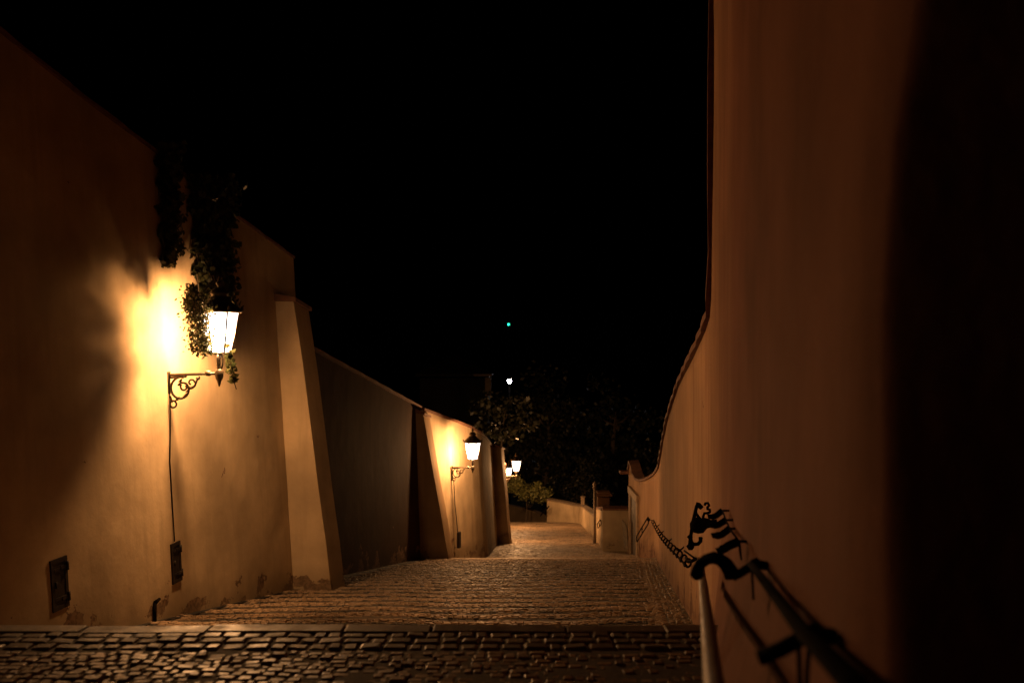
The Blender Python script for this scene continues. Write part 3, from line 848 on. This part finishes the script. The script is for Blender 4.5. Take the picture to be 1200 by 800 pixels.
def wall_loop(pa, pb, d0_, d1_, r, wdt, label, wallx=None):
    p0 = U(*pa, d0_)
    t = empty('rail_loop', p0, label, 'rail end', 'iron loop rail ends on the walls')
    q0, q1 = U(*pa, d0_), U(*pb, d1_); ax = (q1-q0); ln = ax.length; ax.normalize()
    sd = Vector((0,1,.0)); sd = (sd-ax*sd.dot(ax)); 
    if sd.length < .25: sd = Vector((0,0,1))-ax*ax.z
    sd.normalize()
    k = MB(); n = 9; pts = []
    for q in range(n): a_ = math.pi*q/(n-1)-math.pi/2; pts.append(q0-ax*math.cos(a_)*wdt-sd*math.sin(a_)*wdt)
    for q in range(n): a_ = math.pi*q/(n-1)-math.pi/2; pts.append(q1+ax*math.cos(a_)*wdt+sd*math.sin(a_)*wdt)
    k.tube(pts, r, 6, closed=True); o = k.build('loop', IRON); o.parent = t; o.matrix_parent_inverse = Matrix.Translation(-p0)
    k = MB(); m_ = q0.lerp(q1, .5); k.tube([m_-sd*wdt, m_-sd*wdt*.2+ax*.1, m_+sd*wdt*.4, m_+sd*wdt*.2-ax*.12], r*.9, 6); o = k.build('hook', IRON); o.parent = t; o.matrix_parent_inverse = Matrix.Translation(-p0)
    return t
wall_loop((759.5,609.5), (746.5,631), 29.6, 32.2, .022, .11, 'slanting iron loop where the chain rail ends by the doorway')
k = MB(); k.lathe([(.01,-.06),(.05,-.04),(.065,0),(.05,.04),(.01,.06)], U(760,608.5,29.5), 10); k.tube([U(760,608.5,29.5), U(763,609,28.6), U(765,609.5,28.0)], .014, 6)
sub(k, 'end_ring', IRON, t, p0)
wall_loop((642,594.5), (634.5,602.5), 69.9, 70.6, .035, .16, 'small iron loop on the far curved parapet')
wall_loop((704,611), (700.5,616), 38.6, 41.5, .022, .1, 'small iron loop on the low wall behind the pole')

# ------------------------------------------------------------------ trees and shrubs
def branchy(k, base, top, r, n, spread, rnd):
    k.tube([base, base.lerp(top, .35)+Vector((rnd.gauss(0,.15), rnd.gauss(0,.15), 0)), base.lerp(top, .7)+Vector((rnd.gauss(0,.25), rnd.gauss(0,.25), 0)), top], [r, r*.8, r*.55, r*.2], 8)
    for i in range(n):
        q = base.lerp(top, .35+.6*rnd.random()); a = rnd.random()*6.28
        e_ = q+Vector((math.cos(a)*spread, math.sin(a)*spread, spread*(.2+.6*rnd.random())))
        k.tube([q, q.lerp(e_, .5)+Vector((0,0,-.1)), e_], [r*.35, r*.22, r*.06], 6)
def tree(name, c, rad, n, size, m, label, cat, seedn, clumps=26, trunk_z=None, group=None):
    rnd = random.Random(seedn); random.seed(seedn)
    c = Vector(c); zb = trunk_z if trunk_z is not None else Zt(min(c.y, 90))-.4
    base = Vector((c.x, c.y, zb)); k = MB()
    t = empty(name, base, label, cat, group)
    cl = []
    for i in range(clumps):
        while True:
            v = Vector((rnd.uniform(-1,1), rnd.uniform(-1,1), rnd.uniform(-1,1)))
            if .2 < v.length < 1: break
        cl.append((Vector((v.x*rad[0], v.y*rad[1], v.z*rad[2]))+c, (.22+.28*rnd.random())*min(rad)))
    for i in range(n):
        q, s = cl[int(rnd.random()*clumps)]
        v = Vector((rnd.gauss(0,1), rnd.gauss(0,1), rnd.gauss(0,.75)))*s*.6
        leaf(k, q+v, size*(.6+.8*rnd.random()), Vector((rnd.gauss(0,1), rnd.gauss(0,1), rnd.gauss(.5,.8))))
    o = k.build('crown', m); o.parent = t; o.matrix_parent_inverse = Matrix.Translation(-base)
    k = MB(); branchy(k, base, Vector((c.x, c.y, c.z+rad[2]*.5)), max(.06, rad[2]*.07), 9, min(rad)*.6, rnd)
    o = k.build('trunk', BARK); o.parent = t; o.matrix_parent_inverse = Matrix.Translation(-base)
    return t
tree('leafy_tree', U(592,492,56), (2.0,2.2,1.7), 800, .26, LEAFD, 'dark tree behind the far lanterns with a few lit leaves', 'tree', 11, 40)
tree('leafy_tree', U(640,505,84), (3.6,3,6.0), 3600, .34, LEAFD, 'tall dark tree rising over the bend, left of the bare pole', 'tree', 12, 50)
tree('leafy_tree', U(722,520,86), (5,3.5,6.5), 3800, .36, LEAFD, 'broad dark tree behind the garden pillar', 'tree', 13, 50)
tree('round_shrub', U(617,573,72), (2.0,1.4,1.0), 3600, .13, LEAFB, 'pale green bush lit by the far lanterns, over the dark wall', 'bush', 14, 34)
tree('round_shrub', U(684,566,76), (2.3,1.6,2.0), 3000, .17, LEAFD, 'dark rounded bush behind the curved parapet', 'bush', 15, 36)
tree('round_shrub', U(650,578,77), (1.7,1.4,1.3), 2000, .16, LEAFD, 'small dark bush between the pale bush and the rounded bush', 'bush', 16, 28)

# ------------------------------------------------------------------ far house, lamp post, signal mast
hb = U(572, 437, 100); zg = -19.6
t = empty('far_house', (hb.x-4, 104, zg), 'dark far house, a strip of its eave and corner coloured paler as lit', 'house')
loc = Vector(t.location)
k = MB(); k.box((0,0,(hb.z-zg)/2-.3), 8, 8, hb.z-zg-.6); k.build('wall', FARD, t)
H = hb.z-zg
k = MB(); k.box((0,0,H-.22), 8.9, 8.9, .3); k.build('eave', FARD, t)
k = MB(); k.box((3.4,-4.5,H-.22), 2.15, .16, .24); k.build('cornice', FARW, t)
k = MB(); k.add([(-4.6,-4.6,H-.06),(4.6,-4.6,H-.06),(4.6,4.6,H-.06),(-4.6,4.6,H-.06),(0,0,H+2.2)], [(3,2,1,0),(0,1,4),(1,2,4),(2,3,4),(3,0,4)]); k.build('roof', FARD, t)
for xx in (-2.4, 0, 2.2):
    k = MB(); k.box((xx,-4.03,H-2.2), 1.1, .1, 1.6); w = k.build('window', FARD, t)
k = MB(); k.box((4.0,-4.0,H-1.6), .7, .5, 2.2); k.build('corner_pilaster', FARW, t)

def mast(name, x, y, d, r, m, label, cat, armr=.12):
    p = U(x, y, d); zg_ = -19.9 if d < 150 else -21
    t = empty(name, (p.x, d, zg_), label, cat)
    k = MB(); h_ = p.z-zg_
    k.tube([(0,0,-.5),(0,0,h_*.5),(0,0,h_-r-.05)], [armr*1.4, armr, armr*.7], 8); k.lathe([(armr*2.2,0),(armr*2,.5),(armr*1.4,.8)], (0,0,-.3), 8); k.build('post', IRON, t)
    k = MB(); k.lathe([(r*1.0,-.02),(r*.9,.14),(r*.3,.3)], (0,0,h_+r*.9), 10); k.build('cap', IRON, t)
    k = MB(); k.lathe([(armr*.7,-.1),(r*.6,0),(r*.62,.06)], (0,0,h_-r-.05), 10); k.build('collar', IRON, t)
    k = MB(); k.lathe([(r*.1,-r),(r*.55,-r*.84),(r*.87,-r*.5),(r,0),(r*.87,r*.5),(r*.55,r*.84),(r*.1,r)], (0,0,h_), 12); k.build('globe', m, t)
    return t
mast('lamp_post', 597, 446.5, 110, .27, WHITEL, 'distant white globe lamp shining above the trees', 'lamp post')
mast('signal_mast', 596, 380, 200, .27, GREENL, 'distant mast with a tiny green light in the night sky', 'signal mast', .2)

# ------------------------------------------------------------------ sky, camera
w = bpy.data.worlds.new('World'); S.world = w; w.use_nodes = True
nt = w.node_tree; bg = nt.nodes['Background']
sk = nt.nodes.new('ShaderNodeTexSky'); sk.sky_type = 'NISHITA'; sk.sun_disc = False
sk.sun_elevation = math.radians(-9); sk.sun_rotation = math.radians(200)
nt.links.new(sk.outputs[0], bg.inputs[0]); bg.inputs[1].default_value = .05

cam = bpy.data.cameras.new('camera'); co = bpy.data.objects.new('camera', cam); COL.objects.link(co)
co.location = (0, 0, EYE); co.rotation_euler = (math.radians(90), 0, 0)
cam.sensor_width = 36; cam.lens = 30; cam.clip_end = 3000; cam.clip_start = .05
cam.dof.use_dof = True; cam.dof.focus_distance = 12; cam.dof.aperture_fstop = 1.7
S.camera = co
S.view_settings.view_transform = 'Standard'; S.view_settings.look = 'None'
S.view_settings.exposure = 0; S.view_settings.gamma = 1
S.cycles.use_denoising = True
S.cycles.max_bounces = 6; S.cycles.transparent_max_bounces = 12
S.cycles.sample_clamp_indirect = 4
